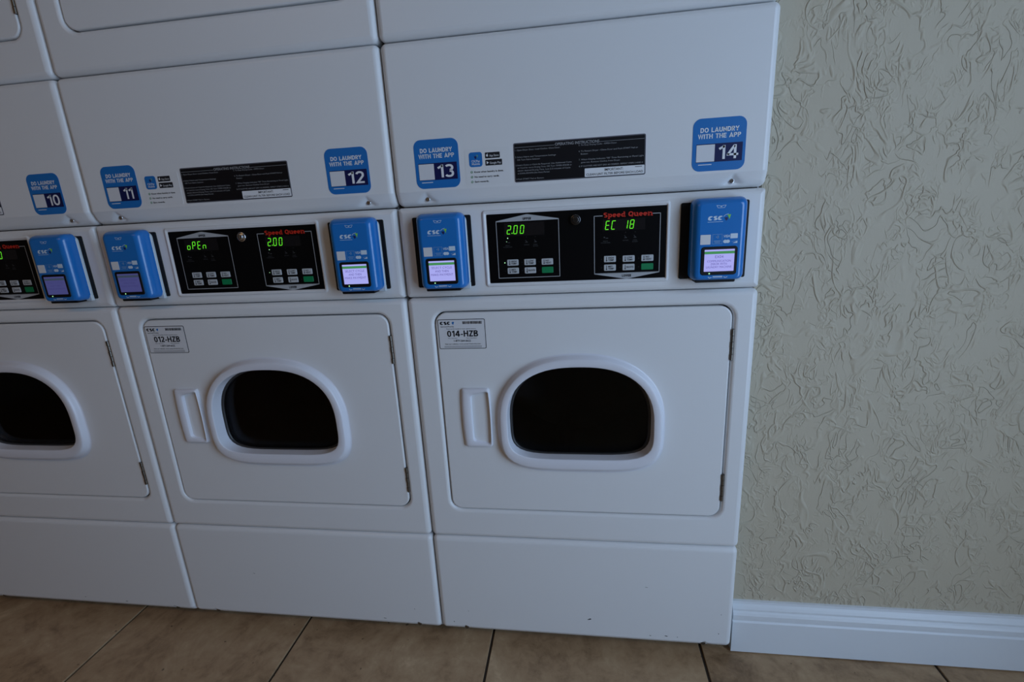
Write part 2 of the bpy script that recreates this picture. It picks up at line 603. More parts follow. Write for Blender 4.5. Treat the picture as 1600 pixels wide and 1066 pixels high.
    if ch == 'n':
        w = 0.78
        return w, [([(l + 0.06, 0), (l + 0.06, 0.72)], 0), ([(l + 0.06, 0.45)] + arc(w / 2, 0.42, w / 2 - l - 0.06, 0.30 - l, 150, 0, 8) + [(w - l - 0.06, 0)], 0),
                   ([(0, 0.67), (0.2, 0.67)], 0), ([(0, 0.05), (0.32, 0.05)], 0), ([(w - 0.32, 0.05), (w, 0.05)], 0)]
    return 0.34, []


def sign(mb, s, x, z, h, y, w=None, align='l', t=0.19, gap=0.10, shear=0.0):
    cur, lines = 0.0, []
    for i, ch in enumerate(s):
        gw, pl = glyph(ch, t)
        lines += [([(cur + px, pz) for px, pz in pts], cl) for pts, cl in pl]
        cur += gw + gap
    total = cur - gap
    kx = w / total if w else h
    ox = {'l': 0, 'c': -total * kx / 2, 'r': -total * kx}[align]
    tmp = MB()
    for pts, cl in lines:
        strip(tmp, pts, t, 0, bool(cl))
    out = [(x + ox + vx * kx + shear * vz * h, y, z + vz * h) for vx, _, vz in tmp.v]
    mb.add(out, tmp.f)


# --- seven segment digits
SEG = {'0': 'abcdef', '1': 'bc', '2': 'abged', '8': 'abcdefg', 'E': 'afged', 'C': 'afed', 'P': 'abfge',
       'o': 'cdeg', 'n': 'ceg', ' ': ''}


def seven(mb, s, x, z, h, w, pitch, y, slant=0.14):
    t = h * 0.13
    i = 0
    for ch in s:
        if ch == '.':
            ellipse(mb, x + i * pitch - (pitch - w) * 0.45, z + t * 0.5, t * 0.55, t * 0.55, y, 8)
            continue
        ox = x + i * pitch
        P = {'a': ((0, h), (w, h)), 'b': ((w, h), (w, h / 2)), 'c': ((w, h / 2), (w, 0)), 'd': ((0, 0), (w, 0)),
             'e': ((0, h / 2), (0, 0)), 'f': ((0, h), (0, h / 2)), 'g': ((0, h / 2), (w, h / 2))}
        for sg in SEG[ch]:
            (ax, az), (bx, bz) = P[sg]
            if ax == bx:
                az, bz = az - t * 0.55, bz + t * 0.55
            else:
                ax, bx = ax + t * 0.5, bx - t * 0.5
            pts = [(ox + ax + slant * az, z + az), (ox + bx + slant * bz, z + bz)]
            stroke(mb, pts, t * 0.68, y)
        i += 1


# --- scene objects
def empty(name, loc, label_=None, cat=None, group=None):
    o = bpy.data.objects.new(name, None)
    o.empty_display_size = 0.1
    o.location = loc
    COL.objects.link(o)
    if label_:
        o['label'] = label_
    if cat:
        o['category'] = cat
    if group:
        o['group'] = group
    return o


_CACHE = {}
# print too fine to pick apart letter by letter
FINE_PRINT = {'caption', 'number', 'frame_lettering', 'brand_lettering', 'lettering', 'notice_lettering', 'badge_lettering', 'icon_lettering', 'tick_lettering', 'button_lettering', 'printed_marks',
              'screen_lettering', 'logo_lettering', 'contactless_mark', 'card_marks', 'scuff_marks', 'tick_marks'}


def obj(name, me, m, parent=None, loc=(0, 0, 0), label_=None):
    if isinstance(me, MB):
        me = me.mesh(name)
    o = bpy.data.objects.new(name, me)
    COL.objects.link(o)
    if not me.materials:
        me.materials.append(MATS[m])
    o.location = loc
    if parent:
        o.parent = parent
    if label_:
        o['label'] = label_
    if name in FINE_PRINT:
        o['kind'] = 'stuff'
    return o


def cached(key, fn):
    if key not in _CACHE:
        r = fn()
        _CACHE[key] = r.mesh(key) if isinstance(r, MB) else r
    return _CACHE[key]


def struct(name, mb, m, parent=None, label_=None):
    o = obj(name, mb, m, parent)
    if parent is None:
        o['kind'] = 'structure'
    if label_:
        o['label'] = label_
    return o


# ------------------------------------------------------------------ the room
WALL_Y = 0.030          # plaster face beside the dryers
ALC_X0, ALC_X1, ALC_Z = -1.384, 0.6885, 1.945

mb = MB()
mb.box(ROOM_X0 - 0.1, ROOM_X1 + 0.1, ROOM_Y0 - 0.1, ROOM_Y1 + 0.1, -0.10, -0.004)
floor = struct('floor', mb, 'grout', label_='brown stone look tiled floor with dark grout joints')
# tiles: 0.503 m pitch, joints at the x positions seen in the photograph
TP, TX0, TG = 0.503, -0.380, 0.0062


def tile_mesh():
    t = MB()
    h = TP / 2 - TG / 2
    top = [(-h + 0.001, -h + 0.001), (h - 0.001, -h + 0.001), (h - 0.001, h - 0.001), (-h + 0.001, h - 0.001)]
    mid = [(-h, -h), (h, -h), (h, h), (-h, h)]
    rings = [[(x, y, -0.004) for x, y in mid], [(x, y, -0.001) for x, y in mid], [(x, y, 0.0) for x, y in top]]
    t.loft(rings, False, False, True)
    return t


for ix in range(-6, 7):
    for iy in range(-7, 2):
        cx = TX0 + (ix + 0.5) * TP
        cy = 0.06 + (iy + 0.5) * TP
        if cx - TP / 2 > ROOM_X1 - 0.02 or cx - TP / 2 < ROOM_X0 or cy - TP / 2 < ROOM_Y0 or cy + TP / 2 > ROOM_Y1:
            continue
        obj('tile', cached('tile', tile_mesh), 'travertine_tile', floor, (cx, cy, 0))

mb = MB()
mb.box(ROOM_X0 - 0.1, ROOM_X1 + 0.1, ROOM_Y0 - 0.1, ROOM_Y1 + 0.1, ROOM_H, ROOM_H + 0.1)
struct('ceiling', mb, 'ceiling_white', label_='plain pale ceiling')

mb = MB()
mb.box(ALC_X1, ROOM_X1, WALL_Y, WALL_Y + 0.12, -0.004, ROOM_H)
struct('wall_right_of_dryers', mb, 'textured_plaster', label_='beige wall with rough trowelled plaster ridges beside the dryers').name = 'wall_back'
mb = MB()
mb.box(ROOM_X0, ALC_X0, WALL_Y, WALL_Y + 0.12, -0.004, ROOM_H)
mb.box(ALC_X0, ALC_X1, WALL_Y, WALL_Y + 0.12, ALC_Z, ROOM_H)
struct('wall_above', mb, 'textured_plaster', label_='beige plaster wall over and beyond the row of dryers')
mb = MB()
mb.box(ROOM_X0 - 0.1, ROOM_X1 + 0.1, ROOM_Y1, ROOM_Y1 + 0.1, -0.004, ROOM_H)
struct('wall_rear', mb, 'textured_plaster', label_='wall closing the recess behind the dryers')
mb = MB()
mb.box(ROOM_X0 - 0.1, ROOM_X0, ROOM_Y0, ROOM_Y1, -0.004, ROOM_H)
struct('wall_left', mb, 'painted_brown', label_='brown side wall far to the left')
mb = MB()
mb.box(ROOM_X0 - 0.1, ROOM_X1 + 0.1, ROOM_Y0 - 0.1, ROOM_Y0, -0.004, ROOM_H)
struct('wall_front', mb, 'painted_brown', label_='brown wall facing the dryers')
mb = MB()
mb.box(ROOM_X1, ROOM_X1 + 0.1, ROOM_Y0, WIN_Y0, -0.004, ROOM_H)
mb.box(ROOM_X1, ROOM_X1 + 0.1, WIN_Y1, ROOM_Y1, -0.004, ROOM_H)
mb.box(ROOM_X1, ROOM_X1 + 0.1, WIN_Y0, WIN_Y1, -0.004, WIN_Z0)
mb.box(ROOM_X1, ROOM_X1 + 0.1, WIN_Y0, WIN_Y1, WIN_Z1, ROOM_H)
struct('wall_right', mb, 'textured_plaster', label_='beige side wall with a large added window')
# frame of the added unseen window
win = MB()
for y0, y1, z0, z1 in ((WIN_Y0, WIN_Y0 + 0.05, WIN_Z0, WIN_Z1), (WIN_Y1 - 0.05, WIN_Y1, WIN_Z0, WIN_Z1),
                       (WIN_Y0 + 0.05, WIN_Y1 - 0.05, WIN_Z0, WIN_Z0 + 0.05), (WIN_Y0 + 0.05, WIN_Y1 - 0.05, WIN_Z1 - 0.05, WIN_Z1),
                       ((WIN_Y0 + WIN_Y1) / 2 - 0.025, (WIN_Y0 + WIN_Y1) / 2 + 0.025, WIN_Z0 + 0.05, WIN_Z1 - 0.05)):
    win.box(ROOM_X1 + 0.02, ROOM_X1 + 0.07, y0, y1, z0, z1)
struct('added_window_1', win, 'trim_white', label_='white framed unseen window, added to let in daylight')


# baseboard with a stepped, moulded profile
def profile_x(mbx, prof, x0, x1):
    a = [(x0, y, z) for y, z in prof]
    b = [(x1, y, z) for y, z in prof]
    n = len(prof)
    vs = a + b
    fs = [[i, (i + 1) % n, n + (i + 1) % n, n + i] for i in range(n)]
    mbx.add(vs, fs)
    mbx.add(a, [list(range(n))[::-1]])
    mbx.add(b, [list(range(n))])


BB = 0.018
prof = [(WALL_Y, 0.003), (WALL_Y - BB, 0.003), (WALL_Y - BB, 0.086), (WALL_Y - BB + 0.003, 0.089), (WALL_Y - BB + 0.003, 0.092),
        (WALL_Y - BB + 0.0005, 0.095), (WALL_Y - BB + 0.0005, 0.105), (WALL_Y - BB + 0.003, 0.110), (WALL_Y - BB + 0.006, 0.113),
        (WALL_Y - BB + 0.006, 0.118), (WALL_Y - BB + 0.0085, 0.123), (WALL_Y - BB + 0.012, 0.128), (WALL_Y - BB + 0.013, 0.134),
        (WALL_Y, 0.135)]
prof = [(y, z) for y, z in prof]
mb = MB()
profile_x(mb, prof, 0.6925, 1.304)
struct('baseboard_back', mb, 'trim_white', label_='white moulded baseboard along the beige wall beside the dryers')
# white door casing where the baseboard ends
mb = MB()
plate(mb, 1.3052, 1.385, 0.003, 2.12, 0.002, 0.003, WALL_Y - 0.022, WALL_Y, 3, 3)
struct('trim_1', mb, 'trim_white', label_='white vertical casing at the end of the baseboard')
mb = MB()
profile_x(mb, prof, 1.387, ROOM_X1)
struct('baseboard_right', mb, 'trim_white', label_='white moulded baseboard beyond the casing')

# ------------------------------------------------------------------ stacked dryers
PITCH_X = 0.685
YF = -0.0125                      # front faces
X0, X1 = 0.0012, 0.6838
SEC = ((0.3040, 0.8680), (1.3376, 1.9016))   # lower and upper door sections
DZ = 1.0336
WX, WZ = 0.3478, 0.597            # window centre (lower door)


def arch(a, bt, bb, nt, nb, y, N=72, dz=0.0):
    pts = []
    for i in range(N):
        t = 2 * math.pi * i / N
        c, s = math.cos(t), math.sin(t)
        n, b = (nt, bt) if s >= 0 else (nb, bb)
        r = (abs(c) ** n + abs(s) ** n) ** (-1.0 / n)
        # superellipse sampled by angle in the unit square
        pts.append((WX + a * c * r, y, WZ + dz + b * s * r))
    return pts


OUT = (0.1715, 0.1470, 0.1135, 2.3, 4.2)
INN = (0.1500, 0.1247, 0.0805, 2.45, 4.8)
GLS = (0.1475, 0.1230, 0.0815, 2.45, 4.8)
DOOR = (0.0545, 0.6425, 0.3775, 0.8390)       # opening for the lower door
YD = YF + 0.0015                              # door face


def m_section():
    m = MB()
    z0, z1 = SEC[0]
    rings = edge_rings(X0, X1, z0, z1, 0.011, 0.0115, YF, 0.02)
    m.loft(rings, True)
    ro = 0.0075
    op = []
    for i in range(6):
        a = math.radians(90 * i / 5)
        e = ro * (1 - math.sin(a))
        op.append(rrect(DOOR[0] - e, DOOR[1] + e, DOOR[2] - e, DOOR[3] + e, 0.026 + e, YF + ro * (1 - math.cos(a)), 6))
    op.append(rrect(*DOOR, 0.026, YF + 0.03, 6))
    m.holed(rings[-1], [op[0]], YF)
    m.loft(op, True)
    return m


def m_door():
    m = MB()
    g = 0.0028
    rings = edge_rings(DOOR[0] + g, DOOR[1] - g, DOOR[2] + g, DOOR[3] - g, 0.0235, 0.0028, YD, YD + 0.028, 6, 3)
    m.loft(rings, True)
    hole = arch(*GLS, YD)
    m.holed(rings[-1], [[(WX + (p[0] - WX) * 1.04, p[1], WZ + (p[2] - WZ) * 1.04) for p in hole]], YD)
    return m


def m_rim():
    m = MB()
    o, i = arch(*OUT, 0), arch(*INN, 0)
    rings = []
    for s, y in ((-0.12, YD - 0.0002), (0.0, YD - 0.0008), (0.06, YD - 0.0030), (0.15, YD - 0.0085), (0.24, YD - 0.0130), (0.30, YD - 0.0146), (0.36, YD - 0.0152),
                 (0.94, YD - 0.0162), (0.985, YD - 0.0155), (1.0, YD - 0.0135)):
        rings.append([(a[0] + (b[0] - a[0]) * s, y, a[2] + (b[2] - a[2]) * s) for a, b in zip(o, i)])
    rings.append(arch(*GLS, 0.0045))
    m.loft(rings, True)
    return m


def m_gasket():
    m = MB()
    a = arch(*GLS, 0.0)
    sc = lambda k, y: [(WX + (p[0] - WX) * k, y, WZ + (p[2] - WZ) * k) for p in a]
    m.loft([sc(1.03, 0.002), sc(1.0, -0.0005), sc(0.985, -0.0012), sc(0.968, 0.0008), sc(0.962, 0.006)], True)
    return m


def m_glass():
    m = MB()
    a = arch(*GLS, 0.0)
    sc = lambda k, y: [(WX + (p[0] - WX) * k, y, WZ + (p[2] - WZ) * k) for p in a]
    m.loft([sc(1.02, 0.009), sc(1.02, 0.003), sc(0.97, 0.003)], False, True, True)
    return m


def m_drum():
    m = MB()
    n = 40
    ring = lambda r, y: [(WX + r * math.cos(-2 * math.pi * i / n), y, WZ + r * math.sin(-2 * math.pi * i / n)) for i in range(n)]
    m.loft([ring(0.225, 0.032), ring(0.255, 0.034), ring(0.255, 0.50)], True, False, True)
    for k in range(3):
        a = math.radians(20 + 120 * k)
        c, s = math.cos(a), math.sin(a)
        tx, tz = -s, c
        base = 0.252
        pts = []
        for y in (0.06, 0.48):
            for r, t in ((base, -0.03), (0.20, -0.008), (0.20, 0.008), (base, 0.03)):
                pts.append((WX + c * r + tx * t, y, WZ + s * r + tz * t))
        m.add(pts, [[0, 1, 5, 4], [1, 2, 6, 5], [2, 3, 7, 6], [0, 3, 2, 1]])
    return m


def bulged(x0, x1, z0, z1, r, bl, br, y, k=5):
    pts = []
    for x, yy, z in rrect(x0, x1, z0, z1, r, y, k):
        u = (z - (z0 + z1) / 2) / ((z1 - z0) / 2)
        w = (x - x0) / (x1 - x0)
        pts.append((x + (1 - u * u) * (br * w - bl * (1 - w)), yy, z))
    return pts


def m_handle():
    m = MB()
    # tall pocket handle: bowed plate with a deep scoop towards the window
    hx0, hx1, hz0, hz1 = 0.1005, 0.1610, 0.5380, 0.6735

    rx0, rx1, rz0, rz1 = hx0 + 0.0205, hx1 - 0.0030, hz0 + 0.0060, hz1 - 0.0060

    def seg(x0, x1, z0, z1, r, bl, br, y, trap=0.0):
        # subdivided sides so the bow shows
        base = rrect(x0, x1, z0, z1, r, y, 4)
        out = []
        n = len(base)
        for i in range(n):
            a, b = base[i], base[(i + 1) % n]
            d = math.dist(a, b)
            out.append(a)
            if (i + 1) % 5 == 0:
                for t in range(1, 6):
                    out.append(tuple(a[q] + (b[q] - a[q]) * t / 6 for q in range(3)))
        res = []
        for x, yy, z in out:
            u = max(-1, min(1, (z - (hz0 + hz1) / 2) / ((hz1 - hz0) / 2)))
            w = (x - hx0) / (hx1 - hx0)
            if trap:
                z = (hz0 + hz1) / 2 + (z - (hz0 + hz1) / 2) * (1 - trap * max(0.0, 1 - (x - rx0) / (rx1 - rx0)))
            res.append((x + (1 - u * u) * (br * w - bl * (1 - w)), yy, z))
        return res
    rings = [seg(hx0, hx1, hz0, hz1, 0.005, 0.003, 0.002, YD), seg(hx0 + 0.0008, hx1 - 0.0005, hz0 + 0.0008, hz1 - 0.0008, 0.005, 0.003, 0.002, YD - 0.004),
             seg(hx0 + 0.004, hx1 - 0.001, hz0 + 0.002, hz1 - 0.002, 0.005, 0.003, 0.002, YD - 0.0068),
             seg(hx0 + 0.0075, hx1 - 0.002, hz0 + 0.0035, hz1 - 0.0035, 0.005, 0.003, 0.002, YD - 0.0078)]
    T = 0.14
    rings += [seg(rx0 - 0.0016, rx1 + 0.0008, rz0 - 0.0016, rz1 + 0.0016, 0.007, 0.002, 0.002, YD - 0.0078, T),
              seg(rx0, rx1, rz0, rz1, 0.007, 0.002, 0.002, YD - 0.0062, T),
              seg(rx0 + 0.0008, rx1 - 0.0012, rz0 + 0.002, rz1 - 0.002, 0.007, 0.002, 0.002, YD + 0.004, T),
              seg(rx0 + 0.0025, rx1 - 0.006, rz0 + 0.006, rz1 - 0.006, 0.008, 0.002, 0.001, YD + 0.016, T),
              seg(rx0 + 0.0075, rx1 - 0.014, rz0 + 0.014, rz1 - 0.014, 0.006, 0.001, 0.0, YD + 0.021, T)]
    m.loft(rings, True, False, True)
    return m


def m_hinge():
    m = MB()
    x = DOOR[1] - 0.0008
    L = 0.062
    n = 5
    for i in range(n):
        za = -L / 2 + L * i / n
        m.cyl_z(x + (0.0003 if i % 2 else 0), YD - 0.0002, 0.0031 if i % 2 else 0.0034, za + 0.0005, za + L / n - 0.0004, 10)
    m.box(x - 0.0045, x + 0.0035, YD + 0.0012, YD + 0.0022, -L / 2, L / 2)
    return m


def dimpled(z0, z1, bend, slope, screws, sz, re=0.0115, rc=0.011, depth=0.0150):
    """front panel folded back along its lower edge, with screw dimples pressed into the fold"""
    m = MB()
    plate(m, X0, X1, z0, z1, rc, re, 0.0, -YF + 0.02)
    bm = bmesh.new()
    me = m.mesh('tmp')
    bm.from_mesh(me)
    bpy.data.meshes.remove(me)
    bmesh.ops.remove_doubles(bm, verts=bm.verts, dist=1e-6)
    sm = {}
    cuts_z = [bend, bend + 0.0015, bend - 0.0015] + [sz + d for d in (-0.012, -0.008, -0.004, 0, 0.004, 0.008, 0.012, 0.016, 0.020)]
    for cz in sorted(set(cuts_z)):
        if z0 + 0.001 < cz < z1 - 0.001:
            bmesh.ops.bisect_plane(bm, geom=bm.verts[:] + bm.edges[:] + bm.faces[:], dist=1e-6, plane_co=(0, 0, cz), plane_no=(0, 0, 1))
    for sx in screws:
        for d in (-0.030, -0.024, -0.018, -0.013, -0.009, -0.006, -0.003, 0, 0.003, 0.006, 0.009, 0.013, 0.018, 0.024, 0.030):
            bmesh.ops.bisect_plane(bm, geom=[g for g in bm.verts[:] + bm.edges[:] + bm.faces[:]], dist=1e-6,
                                   plane_co=(sx + d, 0, 0), plane_no=(1, 0, 0))
    for v in bm.verts:
        y = v.co.y
        if y < 0.012:
            back = max(0.0, bend - v.co.z) * slope
            y2 = y + back
            if y < 0.002:
                for sx in screws:
                    # tent-shaped dimple: apex above the screw, opening downwards
                    tent = 1.15 * ((sz + 0.0130 - v.co.z) - abs(v.co.x - sx) / 2.0)
                    y2 = max(y2, min(tent, depth * 0.9))
            v.co.y = y2
    for v in bm.verts:
        v.co.y += YF
    bm.normal_update()
    for f in bm.faces:
        flat = f.normal.y < -0.9999 or f.calc_area() > 0.0015 or (f.calc_center_median().z > bend + 0.022 and f.normal.y < -0.99)
        f.smooth = not flat
    out = bpy.data.meshes.new('panel')
    bm.to_mesh(out)
    bm.free()
    return out


LINT = (1.0490, 1.3355)
CTRL = (0.8695, 1.0470)
PED = (0.0300, 0.3024)
LBEND, LSLOPE, LSZ = 1.0760, 0.45, 1.0615
PBEND, PSLOPE, PSZ = 0.0480, 0.55, 0.0375
SCREWS = (0.0625, 0.6255)


def m_screw(sx, sz, y):
    m = MB()
    m.cyl_y(sx, sz, 0.0050, y - 0.0028, y + 0.003, 16, 0.0015)
    return m


def m_control():
    m = MB()
    plate(m, X0 + 0.001, X1 - 0.001, CTRL[0], CTRL[1], 0.006, 0.0105, YF, 0.02)
    return m


BEZ = (0.1700, 0.5195, 0.8870, 1.0345)
BLK = (0.1785, 0.5140, 0.8945, 1.0262)


def m_bezel():
    m = MB()
    rings = []
    for e, y in ((0, YF), (0.0012, YF - 0.0022), (0.0035, YF - 0.0030), (0.0052, YF - 0.0026), (0.0065, YF - 0.0012)):
        rings.append(rrect(BEZ[0] + e, BEZ[1] - e, BEZ[2] + e, BEZ[3] - e, 0.006 - e * 0.6, y, 5))
    rings.append(rrect(*BLK, 0.002, YF - 0.0008, 5))
    m.loft(rings, True)
    return m


YB = YF - 0.0012     # surface of the black control panel


def m_black():
    m = MB()
    label(m, *BLK, 0.002, YB, 0.0012)
    return m


def m_lines(part):
    m = MB()
    y = YB - 0.00025
    t = 0.0011
    ux0, ux1, uz0, uz1 = 0.1968, 0.3160, 0.9040, 1.0118
    lx0, lx1, lz0, lz1 = 0.3822, 0.5018, 0.9060, 1.0128
    uc, lc = (ux0 + ux1) / 2, (lx0 + lx1) / 2
    if part == 1:
        return m_lower_lines(m, lx0, lx1, lz0, lz1, lc, t, y)
    # upper frame: sides, foot and a gable
    stroke(m, [(ux0, uz1), (ux0, uz0), (ux1, uz0), (ux1, uz1)], t, y)
    poly(m, [(ux0 - t / 2, uz1 - 0.0006), (ux1 + t / 2, uz1 - 0.0006), (ux1 + t / 2, uz1 + 0.001), (uc + 0.002, uz1 + 0.0113), (uc - 0.002, uz1 + 0.0113), (ux0 - t / 2, uz1 + 0.001)], y)
    return m


def m_lower_lines(m, lx0, lx1, lz0, lz1, lc, t, y):
    # lower frame: open at the top for the maker's name
    stroke(m, [(lx0 + 0.0150, lz1), (lx0, lz1), (lx0, lz0), (lx1, lz0), (lx1, lz1), (lx1 - 0.0135, lz1)], t, y)
    poly(m, [(lx0 - t / 2, lz0 + 0.0006), (lx0 - t / 2, lz0 - 0.001), (lc - 0.002, lz0 - 0.0113), (lc + 0.002, lz0 - 0.0113), (lx1 + t / 2, lz0 - 0.001), (lx1 + t / 2, lz0 + 0.0006)], y)
    return m


def m_frame_text(part):
    m = MB()
    y = YB - 0.0005
    if part == 0:
        sign(m, 'UPPER', 0.2564, 1.0130, 0.0046, y, 0.0160, 'c', 0.22)
    else:
        sign(m, 'LOWER', 0.4420, 0.8985, 0.0046, y, 0.0170, 'c', 0.22)
    return m


def m_brand():
    m = MB()
    sign(m, 'Speed Queen', 0.3995, 1.0095, 0.0088, YB - 0.0004, 0.0885, 'l', 0.20, 0.06)
    return m


BTN_W, BTN_H = 0.0222, 0.0118
UB = [(0.2255, 0.9336), (0.2590, 0.9334), (0.2925, 0.9330), (0.2255, 0.9176), (0.2590, 0.9174), (0.2925, 0.9170)]
LB = [(0.4110, 0.9330), (0.4455, 0.9325), (0.4798, 0.9324), (0.4110, 0.9168), (0.4455, 0.9166), (0.4798, 0.9164)]


def m_button():
    m = MB()
    w, h = BTN_W / 2, BTN_H / 2
    m.loft([rrect(-w, w, -h, h, 0.0016, 0.0006, 3), rrect(-w, w, -h, h, 0.0016, -0.0004, 3), rrect(-w + 0.0005, w - 0.0005, -h + 0.0005, h - 0.0005, 0.0012, -0.0008, 3)], False, False, True)
    return m


def m_button_text():
    m = MB()
    y = YB - 0.0010
    words = (('HIGH', 'TEMP'), ('LOW', 'TEMP'), ('NO', 'HEAT'), ('MED', 'TEMP'), ('DELICATES', None), None)
    for grp in (UB, LB):
        for (bx, bz), wd in zip(grp, words):
            if wd is None:
                continue
            a, b = wd
            # thermometer mark
            stroke(m, [(bx - 0.0062, bz - 0.0022), (bx - 0.0062, bz + 0.0036)], 0.0011, y)
            ellipse(m, bx - 0.0062, bz - 0.0030, 0.0013, 0.0013, y, 8)
            if b:
                text(m, a, bx - 0.0032, bz + 0.0006, 0.0030, y, None, 'l', 0.02)
                text(m, b, bx - 0.0032, bz - 0.0036, 0.0030, y, None, 'l', 0.02)
            else:
                text(m, a, bx - 0.0042, bz - 0.0014, 0.0030, y, 0.0135, 'l', 0.02)
    return m


def m_dim_marks():
    m = MB()
    y = YB - 0.0003
    for ox in (0.0, 0.1858):
        # pictograms with tiny captions under each display
        for cx, l1, l2, wd in ((0.2172, 'SELECT', 'CYCLE/COINS', 0.017), (0.2540, 'DRYING', None, 0.011), (0.2712, 'COOL', 'DOWN', 0.0095)):
            x = cx + ox
            if wd > 0.015:
                ellipse(m, x - 0.0022, 0.9735, 0.0013, 0.0013, y, 8)
                stroke(m, [(x + 0.001, 0.9718), (x + 0.0042, 0.9718)], 0.0012, y)
            else:
                stroke(m, [(x - 0.0018, 0.9752), (x - 0.0005, 0.9730), (x + 0.0020, 0.9712), (x - 0.0022, 0.9712)], 0.0009, y)
                ellipse(m, x, 0.9812, 0.0006, 0.0006, y, 6)
            text(m, l1, x, 0.9655, 0.0019, y, None, 'c')
            if l2:
                text(m, l2, x, 0.9625, 0.0019, y, wd, 'c')
        for bx, bz in (UB if ox == 0 else [(b[0] - ox, b[1]) for b in LB]):
            ellipse(m, bx + ox - 0.0155, bz, 0.0006, 0.0006, y, 6)
    return m


def m_windows(part):
    m = MB()
    y = YB - 0.0002
    if part == 0:
        label(m, 0.2120, 0.2890, 0.9840, 1.0085, 0.001, y, 0.0002, 2)
    else:
        label(m, 0.3980, 0.4750, 0.9850, 1.0060, 0.001, y, 0.0002, 2)
    return m


def m_digit(s, i, x, z, pitch):
    m = MB()
    seven(m, s, x + i * pitch, z, 0.0150, 0.0062, pitch, YB - 0.0005)
    return m


def digits(c, s, x, z, pitch):
    i = 0
    for q, ch in enumerate(s):
        if ch == '.':
            continue
        if ch != ' ':
            o = obj('display_digit', m_digit(ch + ('.' if s[q + 1:q + 2] == '.' else ''), i, x, z, pitch), 'led_green', c, label_='glowing green digit')
        i += 1


def m_keylock():
    m = MB()
    m.cyl_y(0.3478, 1.0085, 0.0098, YB - 0.0040, YB, 24, 0.0015, True)
    m.cyl_y(0.3478, 1.0085, 0.0062, YB - 0.0085, YB - 0.004, 20, 0.0012, True)
    m.box(0.3472, 0.3484, YB - 0.0090, YB - 0.0084, 1.0055, 1.0115)
    return m


def m_cabinet():
    m = MB()
    x0, x1, y0, y1, z0, z1, t = 0.006, 0.679, 0.0195, 0.70, 0.016, 1.915, 0.002
    m.box(x0, x0 + t, y0, y1, z0, z1)
    m.box(x1 - t, x1, y0, y1, z0, z1)
    m.box(x0 + t, x1 - t, y1 - t, y1, z0, z1)
    m.box(x0 + t, x1 - t, y0, y1 - t, z0, z0 + t)
    m.box(x0 + t, x1 - t, y0, y1 - t, z1 - t, z1)
    return m


# --- stickers
def app_sticker(root, off, x0, x1, z0, z1, number, wonk=0.0):
    """blue app label: caption, navy strip, blank white code square and the machine number"""
    y = YF - 0.0004
    w, h = x1 - x0, z1 - z0
    m = MB()
    label(m, x0, x1, z0, z1, 0.0135, y, 0.0004, 6)
    s = obj('app_sticker', m, 'sticker_blue', root, off)
    X = lambda u: x0 + u * w
    Z = lambda v: z0 + v * h
    m = MB()
    label(m, X(0.075), X(0.945), Z(0.170), Z(0.520), 0.0006, y - 0.0002, 0.0002, 2)
    obj('navy_strip', m, 'sticker_navy', s)
    m = MB()
    label(m, X(0.080), X(0.425), Z(0.180), Z(0.505), 0.0004, y - 0.0004, 0.0002, 2)
    obj('blank_code_square', m, 'paper', s)
    m = MB()
    sign(m, 'DO LAUNDRY', X(0.50), Z(0.735), h * 0.088, y - 0.0003, w * 0.72, 'c')
    sign(m, 'WITH THE APP', X(0.50), Z(0.618), h * 0.088, y - 0.0003, w * 0.80, 'c')
    stroke(m, [(X(0.13), Z(0.125)), (X(0.37), Z(0.125))], h * 0.014, y - 0.0003)
    obj('caption', m, 'print_white', s)
    m = MB()
    sign(m, number, X(0.685), Z(0.215), h * 0.262, y - 0.0005, w * (0.37 if number != '11' else 0.27), 'c', 0.155)
    obj('number', m, 'print_white', s)
    return s


